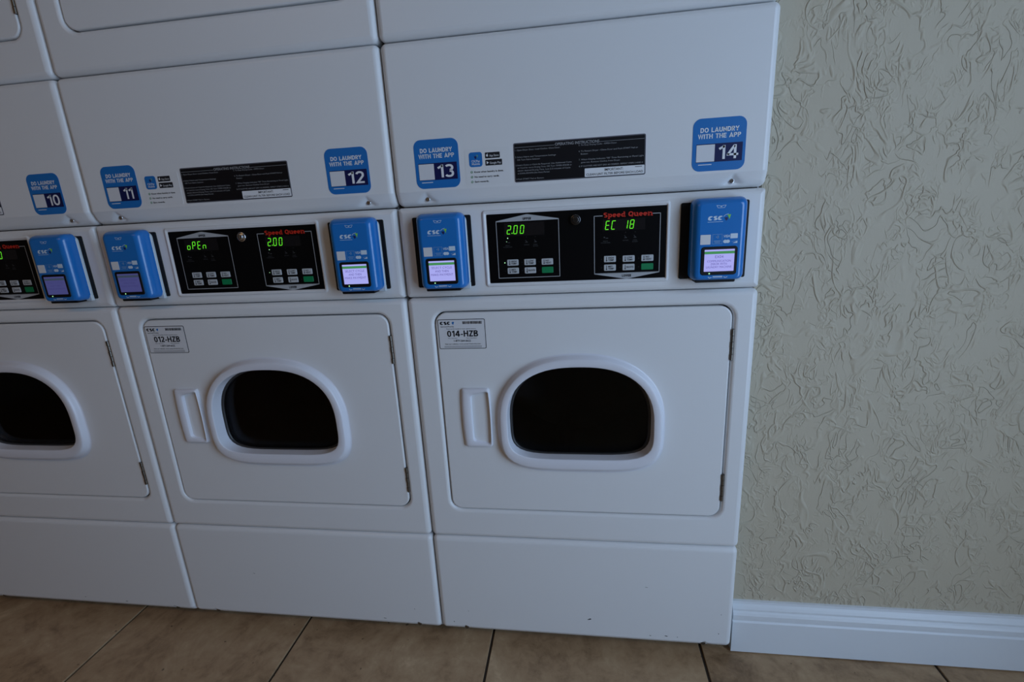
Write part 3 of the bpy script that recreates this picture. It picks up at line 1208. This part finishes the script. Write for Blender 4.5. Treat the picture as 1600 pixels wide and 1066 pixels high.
def store_sticker(root, off):
    """clear sticker with app icon, two store badges and three ticked lines"""
    y = YF - 0.0003
    m = MB()
    label(m, 0.1450, 0.2300, 1.0810, 1.1450, 0.004, y, 0.0003, 4)
    s = obj('store_sticker', m, 'backing', root, off)
    m = MB()
    label(m, 0.1525, 0.1778, 1.1135, 1.1393, 0.005, y - 0.0002, 0.0002, 5)
    obj('app_icon', m, 'sticker_blue', s)
    m = MB()
    cx, cz = 0.1652, 1.1308
    poly(m, [(cx - 0.0030, cz + 0.0010), (cx + 0.0010, cz + 0.0020), (cx + 0.0020, cz - 0.0015), (cx - 0.0003, cz - 0.0040)], y - 0.0004)
    obj('icon_mark', m, 'logo_navy', s)
    m = MB()
    poly(m, [(cx + 0.0008, cz + 0.0040), (cx + 0.0050, cz + 0.0030), (cx + 0.0036, cz - 0.0018), (cx + 0.0026, cz + 0.0018)], y - 0.0004)
    obj('icon_mark', m, 'check_green', s)
    m = MB()
    text(m, 'CSCPay', 0.1652, 1.1218, 0.0036, y - 0.0004, 0.0160, 'c', 0.015)
    text(m, 'Mobile', 0.1652, 1.1168, 0.0036, y - 0.0004, 0.0150, 'c', 0.01)
    obj('icon_lettering', m, 'print_white', s)
    m = MB()
    label(m, 0.1833, 0.2112, 1.1272, 1.1375, 0.001, y - 0.0002, 0.0002, 2)
    obj('store_badge', m, 'print_black', s)
    m = MB()
    label(m, 0.1833, 0.2148, 1.1145, 1.1248, 0.001, y - 0.0002, 0.0002, 2)
    obj('store_badge', m, 'print_black', s)
    m = MB()
    ellipse(m, 0.1873, 1.1322, 0.0019, 0.0022, y - 0.0004, 10)
    ellipse(m, 0.1880, 1.1350, 0.0005, 0.0009, y - 0.0004, 6)
    poly(m, [(0.1858, 1.1225), (0.1858, 1.1168), (0.1898, 1.1196)], y - 0.0004)
    text(m, 'App Store', 0.1915, 1.1300, 0.0036, y - 0.0004, 0.0175)
    text(m, 'Google Play', 0.1918, 1.1172, 0.0036, y - 0.0004, 0.0210)
    obj('badge_lettering', m, 'print_white', s)
    m = MB()
    for cz in (1.1045, 1.0958, 1.0872):
        n = 14
        o = [(0.1562 + 0.0023 * math.cos(2 * math.pi * i / n), 0, cz + 0.0023 * math.sin(2 * math.pi * i / n)) for i in range(n)]
        i_ = [(0.1562 + 0.0015 * math.cos(2 * math.pi * i / n), 0, cz + 0.0015 * math.sin(2 * math.pi * i / n)) for i in range(n)]
        frame_flat(m, o, i_, y - 0.0003)
        stroke(m, [(0.1552, cz), (0.1560, cz - 0.0009), (0.1574, cz + 0.0012)], 0.0006, y - 0.0003)
    obj('tick_marks', m, 'check_green', s)
    m = MB()
    text(m, 'Know when laundry is done.', 0.1612, 1.1030, 0.0030, y - 0.0003, 0.0555, 'l', 0.02)
    text(m, 'No need to carry cards.', 0.1612, 1.0943, 0.0030, y - 0.0003, 0.0470, 'l', 0.02)
    text(m, 'Earn rewards.', 0.1612, 1.0857, 0.0030, y - 0.0003, 0.0270, 'l', 0.02)
    obj('tick_lettering', m, 'print_black', s)
    return s


def instruction_label(root, off, x0=0.2370, x1=0.4735, z0=1.0812, z1=1.1497):
    y = YF - 0.0004
    m = MB()
    label(m, x0, x1, z0, z1, 0.003, y, 0.0004, 4)
    s = obj('instruction_label', m, 'label_edge', root, off)
    m = MB()
    e = 0.0018
    label(m, x0 + e, x1 - e, z0 + e, z1 - e, 0.0015, y - 0.0002, 0.0002, 3)
    obj('black_field', m, 'label_black', s)
    w, h = x1 - x0, z1 - z0
    X = lambda u: x0 + u * w
    Z = lambda v: z0 + v * h
    yt = y - 0.0005
    m = MB()
    stroke(m, [(X(0.012), Z(0.885)), (X(0.318), Z(0.885))], 0.0005, yt)
    stroke(m, [(X(0.662), Z(0.885)), (X(0.988), Z(0.885))], 0.0005, yt)
    text(m, 'OPERATING INSTRUCTIONS', X(0.490), Z(0.868), 0.0046, yt, w * 0.335, 'c', 0.012)
    ch = 0.0024
    left = (('1.', 'Open Dryer Door. Load Clothes. Close Door.', 0.80, 0.335),
            ('2.', 'Select Fabric and Temperature Settings', 0.625, 0.300),
            (None, 'OR Turn Fabric Selector.', 0.555, 0.180),
            ('3.', 'Insert Coins or Card As Required. Use Additional Coins', 0.420, 0.420),
            (None, 'or Card for more Drying Time. OR Turn TIMER KNOB to', 0.350, 0.420),
            (None, 'obtain desired Drying Time. Last 2-3 minutes of Cycle', 0.280, 0.410),
            (None, 'is COOL-DOWN (No Heat) Period.', 0.210, 0.250),
            ('4.', 'Push START Pad or Button.', 0.065, 0.205))
    for n, t_, v, ww in left:
        if n:
            text(m, n, X(0.012), Z(v), ch, yt)
        text(m, t_, X(0.026), Z(v), ch, yt, w * ww)
    right = (('5.', 'To Stop Drying Cycle - OPEN Door.', 0.815, 0.270),
             ('6.', 'To Restart Dryer - Close Door and Push START Pad or', 0.665, 0.425),
             (None, 'Button.', 0.595, 0.055),
             ('7.', 'When Display Indicates "00" Time Remaining or Panel Light', 0.455, 0.468),
             (None, 'goes out, Remove Clothes from Dryer.', 0.385, 0.295),
             ('8.', 'IF CLOTHES ARE NOT DRY AS DESIRED, REPEAT STEPS 3 AND 4', 0.290, 0.462))
    for n, t_, v, ww in right:
        if n:
            text(m, n, X(0.502), Z(v), ch, yt)
        text(m, t_, X(0.518), Z(v), ch, yt, w * ww)
    obj('lettering', m, 'print_text', s)
    m = MB()
    label(m, X(0.545), X(0.993), Z(0.030), Z(0.245), 0.0012, y - 0.0004, 0.0002, 3)
    obj('notice_strip', m, 'print_white', s)
    m = MB()
    text(m, 'IMPORTANT:', X(0.765), Z(0.155), 0.0040, y - 0.0006, w * 0.140, 'c', 0.012)
    text(m, 'CLEAN LINT FILTER BEFORE EACH LOAD', X(0.769), Z(0.060), 0.0036, y - 0.0006, w * 0.425, 'c', 0.010)
    stroke(m, [(X(0.925), Z(0.208)), (X(0.972), Z(0.208))], 0.0010, y - 0.0006)
    obj('notice_lettering', m, 'print_black', s)
    return s


def asset_label(root, off, number, x0=0.0620, x1=0.1615, z0=0.7600, z1=0.8230):
    y = YD - 0.0004
    m = MB()
    label(m, x0, x1, z0, z1, 0.003, y, 0.0004, 4)
    s = obj('asset_label', m, 'print_black', root, off)
    m = MB()
    e = 0.0013
    label(m, x0 + e, x1 - e, z0 + e, z1 - e, 0.002, y - 0.0002, 0.0002, 3)
    obj('paper_field', m, 'paper', s)
    w, h = x1 - x0, z1 - z0
    X = lambda u: x0 + u * w
    Z = lambda v: z0 + v * h
    yt = y - 0.0005
    m = MB()
    sign(m, 'CSC', X(0.05), Z(0.82), h * 0.105, yt, w * 0.225, 'l', 0.30, 0.03)
    text(m, 'ServiceWorks', X(0.06), Z(0.735), h * 0.05, yt, w * 0.28, 'l')
    bx = X(0.53)
    rnd = random.Random(5)
    while bx < X(0.935):
        bw = rnd.choice((0.0005, 0.0008, 0.0012))
        poly(m, [(bx, Z(0.835)), (bx + bw, Z(0.835)), (bx + bw, Z(0.925)), (bx, Z(0.925))], yt)
        bx += bw + rnd.choice((0.0004, 0.0006, 0.0009))
    text(m, 'Please use this number for faster app/web services', X(0.49), Z(0.665), h * 0.032, yt, w * 0.62, 'c')
    sign(m, number, X(0.515), Z(0.415), h * 0.205, yt, w * 0.655, 'c', 0.185)
    text(m, 'For Service:', X(0.30), Z(0.350), h * 0.032, yt, w * 0.19, 'c')
    text(m, 'Para Servicio:', X(0.70), Z(0.350), h * 0.032, yt, w * 0.22, 'c')
    text(m, '1-877-264-6622', X(0.50), Z(0.245), h * 0.062, yt, w * 0.36, 'c', 0.015)
    text(m, 'Visit our website: www.cscserviceworks.com', X(0.50), Z(0.150), h * 0.038, yt, w * 0.76, 'c', 0.01)
    for v in (0.095, 0.055):
        stroke(m, [(X(0.11), Z(v)), (X(0.90), Z(v))], 0.0006, yt)
    obj('lettering', m, 'print_black', s)
    m = MB()
    cx, cz = X(0.325), Z(0.87)
    poly(m, [(cx - 0.0026, cz + 0.001), (cx + 0.0006, cz + 0.0034), (cx + 0.003, cz + 0.0020), (cx + 0.0004, cz - 0.0038)], yt)
    obj('logo_mark', m, 'sticker_blue', s)
    return s


def scuffs(root, off, marks):
    m = MB()
    rnd = random.Random(int(abs(marks[0][0]) * 1000))
    for x, z, L, t in marks:
        a = rnd.uniform(-0.3, 0.4)
        pts = []
        for i in range(8):
            th = 2 * math.pi * i / 8
            rr = rnd.uniform(0.6, 1.0)
            px, pz = L / 2 * math.cos(th) * rr, t / 2 * math.sin(th) * rr
            pts.append((x + px * math.cos(a) - pz * math.sin(a), z + px * math.sin(a) + pz * math.cos(a)))
        poly(m, pts, YF - 0.0002)
    return obj('scuff_marks', m, 'scuff', root, off, 'small dark scuffs and paint chips')


def dryer(index, x0, lab, upper_no, lower_no, up_digits, low_digits, asset, st_l, st_r, lamps):
    root = empty('stack_dryer', (x0 + 0.3425, 0.34, 0), lab, 'dryer', 'stacked dryers in a row')
    off = (-0.3425, -0.34, 0)
    obj('cabinet', cached('cabinet', m_cabinet), 'cabinet', root, off)
    for fx, fy in ((0.05, 0.05), (0.635, 0.05), (0.05, 0.65), (0.635, 0.65)):
        m = MB()
        m.cyl_z(fx, fy, 0.016, 0.0, 0.016)
        obj('levelling_foot', m, 'black_plastic', root, off)
    # lower and upper drying pockets share the same door
    for k, dz in ((0, 0.0), (1, DZ)):
        o2 = (off[0], off[1], off[2] + dz)
        obj('front_panel', cached('front_panel', m_section), 'enamel', root, o2)
        d = obj('door', cached('door', m_door), 'enamel', root, o2)
        obj('window_rim', cached('window_rim', m_rim), 'rim_plastic', d, label_='glossy white plastic window surround')
        obj('gasket', cached('gasket', m_gasket), 'gasket', d)
        obj('window_glass', cached('window_glass', m_glass), 'smoked_glass', d, label_='dark arched glass')
        obj('handle', cached('handle', m_handle), 'rim_plastic', d, label_='white recessed pocket handle')
        for hz in (0.7600, 0.4500):
            obj('hinge', cached('hinge', m_hinge), 'steel', d, (0, 0, hz), 'bare metal hinge')
        obj('drum', cached('drum', m_drum), 'drum_metal', root, o2)
    # base panel
    p = obj('base_panel', cached('base_panel', lambda: dimpled(PED[0], PED[1], PBEND, PSLOPE, SCREWS, PSZ, depth=0.0115)), 'enamel', root, off)
    for i, sx in enumerate(SCREWS):
        obj('screw', cached('pscrew%d' % i, lambda sx=sx: m_screw(sx, PSZ, YF + 0.0100)), 'steel', p)
    # fold-back service panel over the controls
    p = obj('service_panel', cached('service_panel', lambda: dimpled(LINT[0], LINT[1], LBEND, LSLOPE, SCREWS, LSZ)), 'enamel', root, off)
    for i, sx in enumerate(SCREWS):
        obj('screw', cached('lscrew%d' % i, lambda sx=sx: m_screw(sx, LSZ, YF + 0.0132)), 'chrome', p, label_='shiny screw')
    # controls
    obj('control_fascia', cached('control_fascia', m_control), 'enamel', root, off)
    obj('panel_bezel', cached('panel_bezel', m_bezel), 'bezel_grey', root, off)
    c = obj('control_panel', cached('control_panel', m_black), 'panel_black', root, off, 'glossy black control panel with two displays')
    for k in (0, 1):
        obj('printed_frame', cached('printed_frame%d' % k, lambda: m_lines(k)), 'print_grey', c)
        obj('frame_lettering', cached('frame_lettering%d' % k, lambda: m_frame_text(k)), 'print_black', c)
        obj('display_window', cached('display_window%d' % k, lambda: m_windows(k)), 'display_glass', c)
    obj('brand_lettering', cached('brand_lettering', m_brand), 'brand_red', c)
    digits(c, up_digits, 0.2170, 0.9882, 0.0122 if up_digits == 'oPEn' else 0.0126)
    digits(c, low_digits, 0.4025, 0.9878, 0.0111 if low_digits == 'EC 18' else 0.0126)
    obj('printed_marks', cached('printed_marks', m_dim_marks), 'print_dim', c)
    for grp in (UB, LB):
        for q, (bx, bz) in enumerate(grp):
            key = 'button_green' if q == 5 else 'button_grey'
            obj('button', cached(key, m_button), key, c, (bx, YB, bz))
    obj('button_lettering', cached('button_lettering', m_button_text), 'print_black', c)
    obj('key_lock', m_keylock(), 'chrome' if index == 1 else 'lock_metal_shaded', c, label_='round key lock')  # light put into the metal colour: chrome for the highlighted lock, dark for others
    if lamps:
        for lx, lz, r in lamps:
            m = MB()
            ellipse(m, lx, lz, r, r, YB - 0.0005, 8)
            obj('indicator_lamp', m, 'led_bright', c)
    if st_l:
        app_sticker(root, off, *st_l, upper_no)
        store_sticker(root, off)
    app_sticker(root, off, *st_r, lower_no)
    instruction_label(root, off)
    if asset:
        asset_label(root, off, asset)
    return root


LAMP_U = [(0.2178, 0.9803, 0.0011), (0.2098, 0.9336, 0.0011), (0.2155, 0.9738, 0.0006)]
d14 = dryer(0, 0.0, 'white stacked dryer numbered 13 and 14, last in the row beside the beige wall', '13', '14', '2.00', 'EC 18', '014-HZB',
            (0.0475, 0.1335, 1.0802, 1.1675), (0.5530, 0.6415, 1.0800, 1.1665), LAMP_U)
d12 = dryer(1, -PITCH_X, 'white stacked dryer numbered 11 and 12, standing in the middle of the row', '11', '12', 'oPEn', '2.00', '012-HZB',
            (0.0530, 0.1340, 1.0795, 1.1635), (0.5520, 0.6400, 1.0803, 1.1645), [(0.4036, 0.9800, 0.0010), (0.3952, 0.9330, 0.0008)])
d10 = dryer(2, -2 * PITCH_X, 'white stacked dryer with a number 10 sticker, cut off at the left of the photo', '', '10', '', '2.00', None,
            None, (0.5545, 0.6345, 1.0765, 1.1598), None)
OFF = (-0.3425, -0.34, 0)
scuffs(d14, OFF, [(0.3641, 0.0926, 0.014, 0.003), (0.366, 0.0935, 0.005, 0.004), (0.5402, 0.0590, 0.009, 0.003), (0.5041, 0.0575, 0.005, 0.002),
                  (0.0337, 0.0600, 0.003, 0.004), (0.0723, 0.0943, 0.002, 0.002), (0.6579, 0.1282, 0.003, 0.002), (0.655, 0.075, 0.002, 0.004),
                  (0.565, 0.058, 0.004, 0.002), (0.4927, 0.1916, 0.010, 0.0012)])
scuffs(d12, OFF, [(0.539, 0.0560, 0.009, 0.002), (0.620, 0.090, 0.002, 0.003), (0.2, 0.17, 0.008, 0.0012)])
scuffs(d10, OFF, [(0.48, 0.0545, 0.010, 0.002), (0.35, 0.06, 0.005, 0.002)])


# ------------------------------------------------------------------ card payment terminals
def m_mount():
    m = MB()
    plate(m, -0.0585, 0.0585, 0.0, 0.1375, 0.003, 0.0008, YF - 0.0022, YF, 3, 2)
    return m


TB = (-0.0460, 0.0460, -0.0005, 0.1435)     # terminal outline relative to the foot of the plate
YT = YF - 0.0350                            # terminal face


def m_housing():
    m = MB()
    # pale rear shell, showing as a thin line down the side and a lug at the lower corner
    plate(m, TB[0] + 0.003, TB[1] + 0.0015, TB[2] + 0.002, TB[3] - 0.006, 0.010, 0.002, YF - 0.0075, YF - 0.0022, 5, 3)
    plate(m, TB[1] - 0.013, TB[1] + 0.0018, TB[2] - 0.0035, TB[2] + 0.010, 0.002, 0.001, YF - 0.0085, YF - 0.0022, 2, 2)
    return m


def m_gap_shadow():  # black strip stands for the gap shadow under the cover
    m = MB()
    plate(m, TB[0] + 0.009, TB[1] - 0.014, TB[2] - 0.004, TB[2] + 0.012, 0.002, 0.001, YF - 0.0270, YF - 0.0022, 2, 2)
    return m


def m_cover():
    m = MB()
    x0, x1, z0, z1 = TB
    prof = ((0.0, 0.0, YF - 0.0062, 0.012), (0.0, 0.0, YF - 0.0190, 0.012), (0.0012, 0.0015, YF - 0.0245, 0.011), (0.0040, 0.004, YF - 0.0295, 0.010),
            (0.0080, 0.0072, YF - 0.0328, 0.008), (0.0122, 0.0092, YF - 0.0345, 0.007), (0.0160, 0.0105, YT, 0.006))
    rings = []
    for e, tz, y, r in prof:
        rings.append(rrect(x0 + e * 0.75, x1 - e * 0.75, z0 + e * 0.30, z1 - tz, r, y, 5))
    m.loft(rings, True, False, True)
    return m


def m_tbezel():
    m = MB()
    x0, x1, z0, z1 = -0.0305, 0.0305, 0.0100, 0.0600
    rings = [rrect(x0, x1, z0, z1, 0.005, YT + 0.001, 4), rrect(x0, x1, z0, z1, 0.005, YT - 0.0006, 4), rrect(x0 + 0.0008, x1 - 0.0008, z0 + 0.0008, z1 - 0.0008, 0.0045, YT - 0.0012, 4)]
    m.loft(rings, True, False, True)
    return m


SCR = (-0.0250, 0.0255, 0.0165, 0.0550)


def m_tscreen():
    m = MB()
    label(m, *SCR, 0.0004, YT - 0.0014, 0.0002, 1)
    return m


def m_theader():
    m = MB()
    label(m, SCR[0], SCR[1], SCR[3] - 0.0078, SCR[3] - 0.0032, 0.0003, YT - 0.0016, 0.0002, 1)
    return m


def m_logo_text():
    m = MB()
    y = YT - 0.0002
    sign(m, 'CSC', -0.0225, 0.1052, 0.0072, y, 0.0245, 'l', 0.30, 0.03, 0.2)
    stroke(m, [(-0.0220, 0.1025), (0.0030, 0.1025)], 0.0006, y)
    # printed mark near the top edge
    stroke(m, [(-0.0085, 0.1300), (-0.0060, 0.1258), (0.0045, 0.1258), (0.0070, 0.1300)], 0.0006, y)
    stroke(m, [(-0.0085, 0.1300), (-0.0035, 0.1296), (-0.0008, 0.1272), (0.0020, 0.1296), (0.0070, 0.1300)], 0.0006, y)
    ellipse(m, -0.0008, 0.1285, 0.0016, 0.0008, y, 8)
    # card pictogram under the screen
    poly(m, [(-0.0090, 0.0078), (0.0075, 0.0078), (0.0075, 0.0062), (-0.0090, 0.0062)], y)
    stroke(m, [(-0.0165, 0.0064), (-0.0145, 0.0044), (-0.0115, 0.0056)], 0.0012, y)
    stroke(m, [(0.0100, 0.0062), (0.0125, 0.0048), (0.0155, 0.0062)], 0.0012, y)
    stroke(m, [(-0.0090, 0.0050), (0.0075, 0.0050)], 0.0005, y)
    # swoosh around the emblem
    stroke(m, [(0.0040, 0.1110), (0.0070, 0.1138), (0.0120, 0.1152)], 0.0007, y)
    return m


def m_logo_navy():
    m = MB()
    poly(m, [(0.0052, 0.1092), (0.0105, 0.1098), (0.0110, 0.1060), (0.0086, 0.1036)], YT - 0.0003)
    return m


def m_logo_green():
    m = MB()
    poly(m, [(0.0096, 0.1140), (0.0160, 0.1142), (0.0136, 0.1058), (0.0122, 0.1098)], YT - 0.0003)
    return m


def m_code():
    m = MB()
    label(m, -0.0330, -0.0158, 0.0640, 0.0810, 0.0004, YT - 0.0004, 0.0004, 1)
    return m


def m_cards():
    m = MB()
    y = YT - 0.0002
    stroke(m, [(-0.0125, 0.0645), (0.0035, 0.0645), (0.0035, 0.0810), (-0.0125, 0.0810)], 0.0004, y, True)
    for r in (0.0014, 0.0026):
        stroke(m, [(-0.0050 + r * math.cos(math.radians(a)), 0.0765 + r * math.sin(math.radians(a))) for a in range(-70, 71, 35)], 0.0006, y)
    ellipse(m, -0.0062, 0.0765, 0.0008, 0.0008, y, 6)
    stroke(m, [(-0.0095, 0.0695), (0.0008, 0.0695)], 0.0010, y)
    stroke(m, [(-0.0085, 0.0668), (-0.0002, 0.0668)], 0.0008, y)
    stroke(m, [(0.0200, 0.0675), (0.0290, 0.0690)], 0.0006, y)
    return m


def m_cards_light():
    m = MB()
    y = YT - 0.0002
    text(m, 'VISA', 0.0112, 0.0752, 0.0042, y, 0.0105, 'c', 0.02, 0.2)
    label(m, 0.0172, 0.0292, 0.0732, 0.0815, 0.0004, y, 0.0002, 1)
    ellipse(m, 0.0090, 0.0683, 0.0036, 0.0030, y, 14)
    ellipse(m, 0.0132, 0.0683, 0.0036, 0.0030, y - 0.0001, 14)
    poly(m, [(0.0215, 0.0650), (0.0292, 0.0650), (0.0292, 0.0686)], y)
    return m


def m_tlamp():
    m = MB()
    ellipse(m, -0.0155, 0.0128, 0.0013, 0.0013, YT - 0.0016, 10)
    return m


def screen_text(lines):
    m = MB()
    for s, x, z, h, w in lines:
        text(m, s, x, z, h, YT - 0.0018, w, 'c', 0.0)
    return m


PAY = (('SELECT CYCLE', 0.0, 0.0402, 0.0040, 0.0400), ('AND THEN', 0.0, 0.0335, 0.0040, 0.0265), ('MAKE PAYMENT', 0.0, 0.0268, 0.0040, 0.0440))
ERR = (('EX04', 0.0, 0.0400, 0.0046, 0.0140), ('COMMUNICATION', 0.0, 0.0330, 0.0036, 0.0400), ('ERROR WITH', 0.0, 0.0278, 0.0036, 0.0270), ('LAUNDRY MACHINE', 0.0, 0.0224, 0.0036, 0.0430))
STBY = (('SELECT CYCLE', 0.0, 0.0402, 0.0040, 0.0400), ('AND THEN', 0.0, 0.0335, 0.0040, 0.0265), ('MAKE PAYMENT', 0.0, 0.0268, 0.0040, 0.0440))


def terminal(x, lab, lines, dim):
    root = empty('payment_terminal', (x, 0, 0.8905), lab, 'card reader', 'blue payment terminals')
    obj('mounting_plate', cached('mount', m_mount), 'black_plastic', root, (-0.0025, 0, 0))
    obj('rear_housing', cached('housing', m_housing), 'housing_grey', root)
    obj('gap_shadow_strip', cached('gap_shadow', m_gap_shadow), 'black_plastic', root)
    c = obj('cover', cached('cover', m_cover), 'terminal_blue', root)
    obj('logo_lettering', cached('logo_text', m_logo_text), 'logo_light', c)
    obj('logo_mark', cached('logo_navy', m_logo_navy), 'logo_navy', c)
    obj('logo_mark', cached('logo_green', m_logo_green), 'logo_green', c)
    obj('blank_code_square', cached('tcode', m_code), 'paper', c)
    obj('contactless_mark', cached('cards', m_cards), 'card_tint', c)
    obj('card_marks', cached('cards_light', m_cards_light), 'logo_light', c)
    b = obj('screen_frame', cached('tbezel', m_tbezel), 'black_plastic', root)
    sfx = '_dim' if dim else ''
    obj('screen', cached('tscreen' + sfx, m_tscreen), 'screen_dim' if dim else 'screen_on', b)
    obj('header_bar', cached('theader' + sfx, m_theader), 'screen_header' + sfx, b)
    obj('screen_lettering', screen_text(lines), 'screen_text' + sfx, b)
    obj('status_light', cached('tlamp', m_tlamp), 'led_bright', b)
    return root


terminal(0.0920, 'blue payment terminal asking for payment, on the left of the dryer nearest the beige wall', PAY, False)
terminal(0.5985, 'blue payment terminal showing a communication error, nearest the beige wall', ERR, False)
terminal(-PITCH_X + 0.0935, 'blue payment terminal with dim screen, left of the panel reading open', STBY, True)
terminal(-PITCH_X + 0.6005, 'blue payment terminal with lit screen, on the right of the middle dryer', PAY, False)
terminal(-2 * PITCH_X + 0.5965, 'blue payment terminal with dim screen on the cut-off dryer, leftmost of the five', STBY, True)
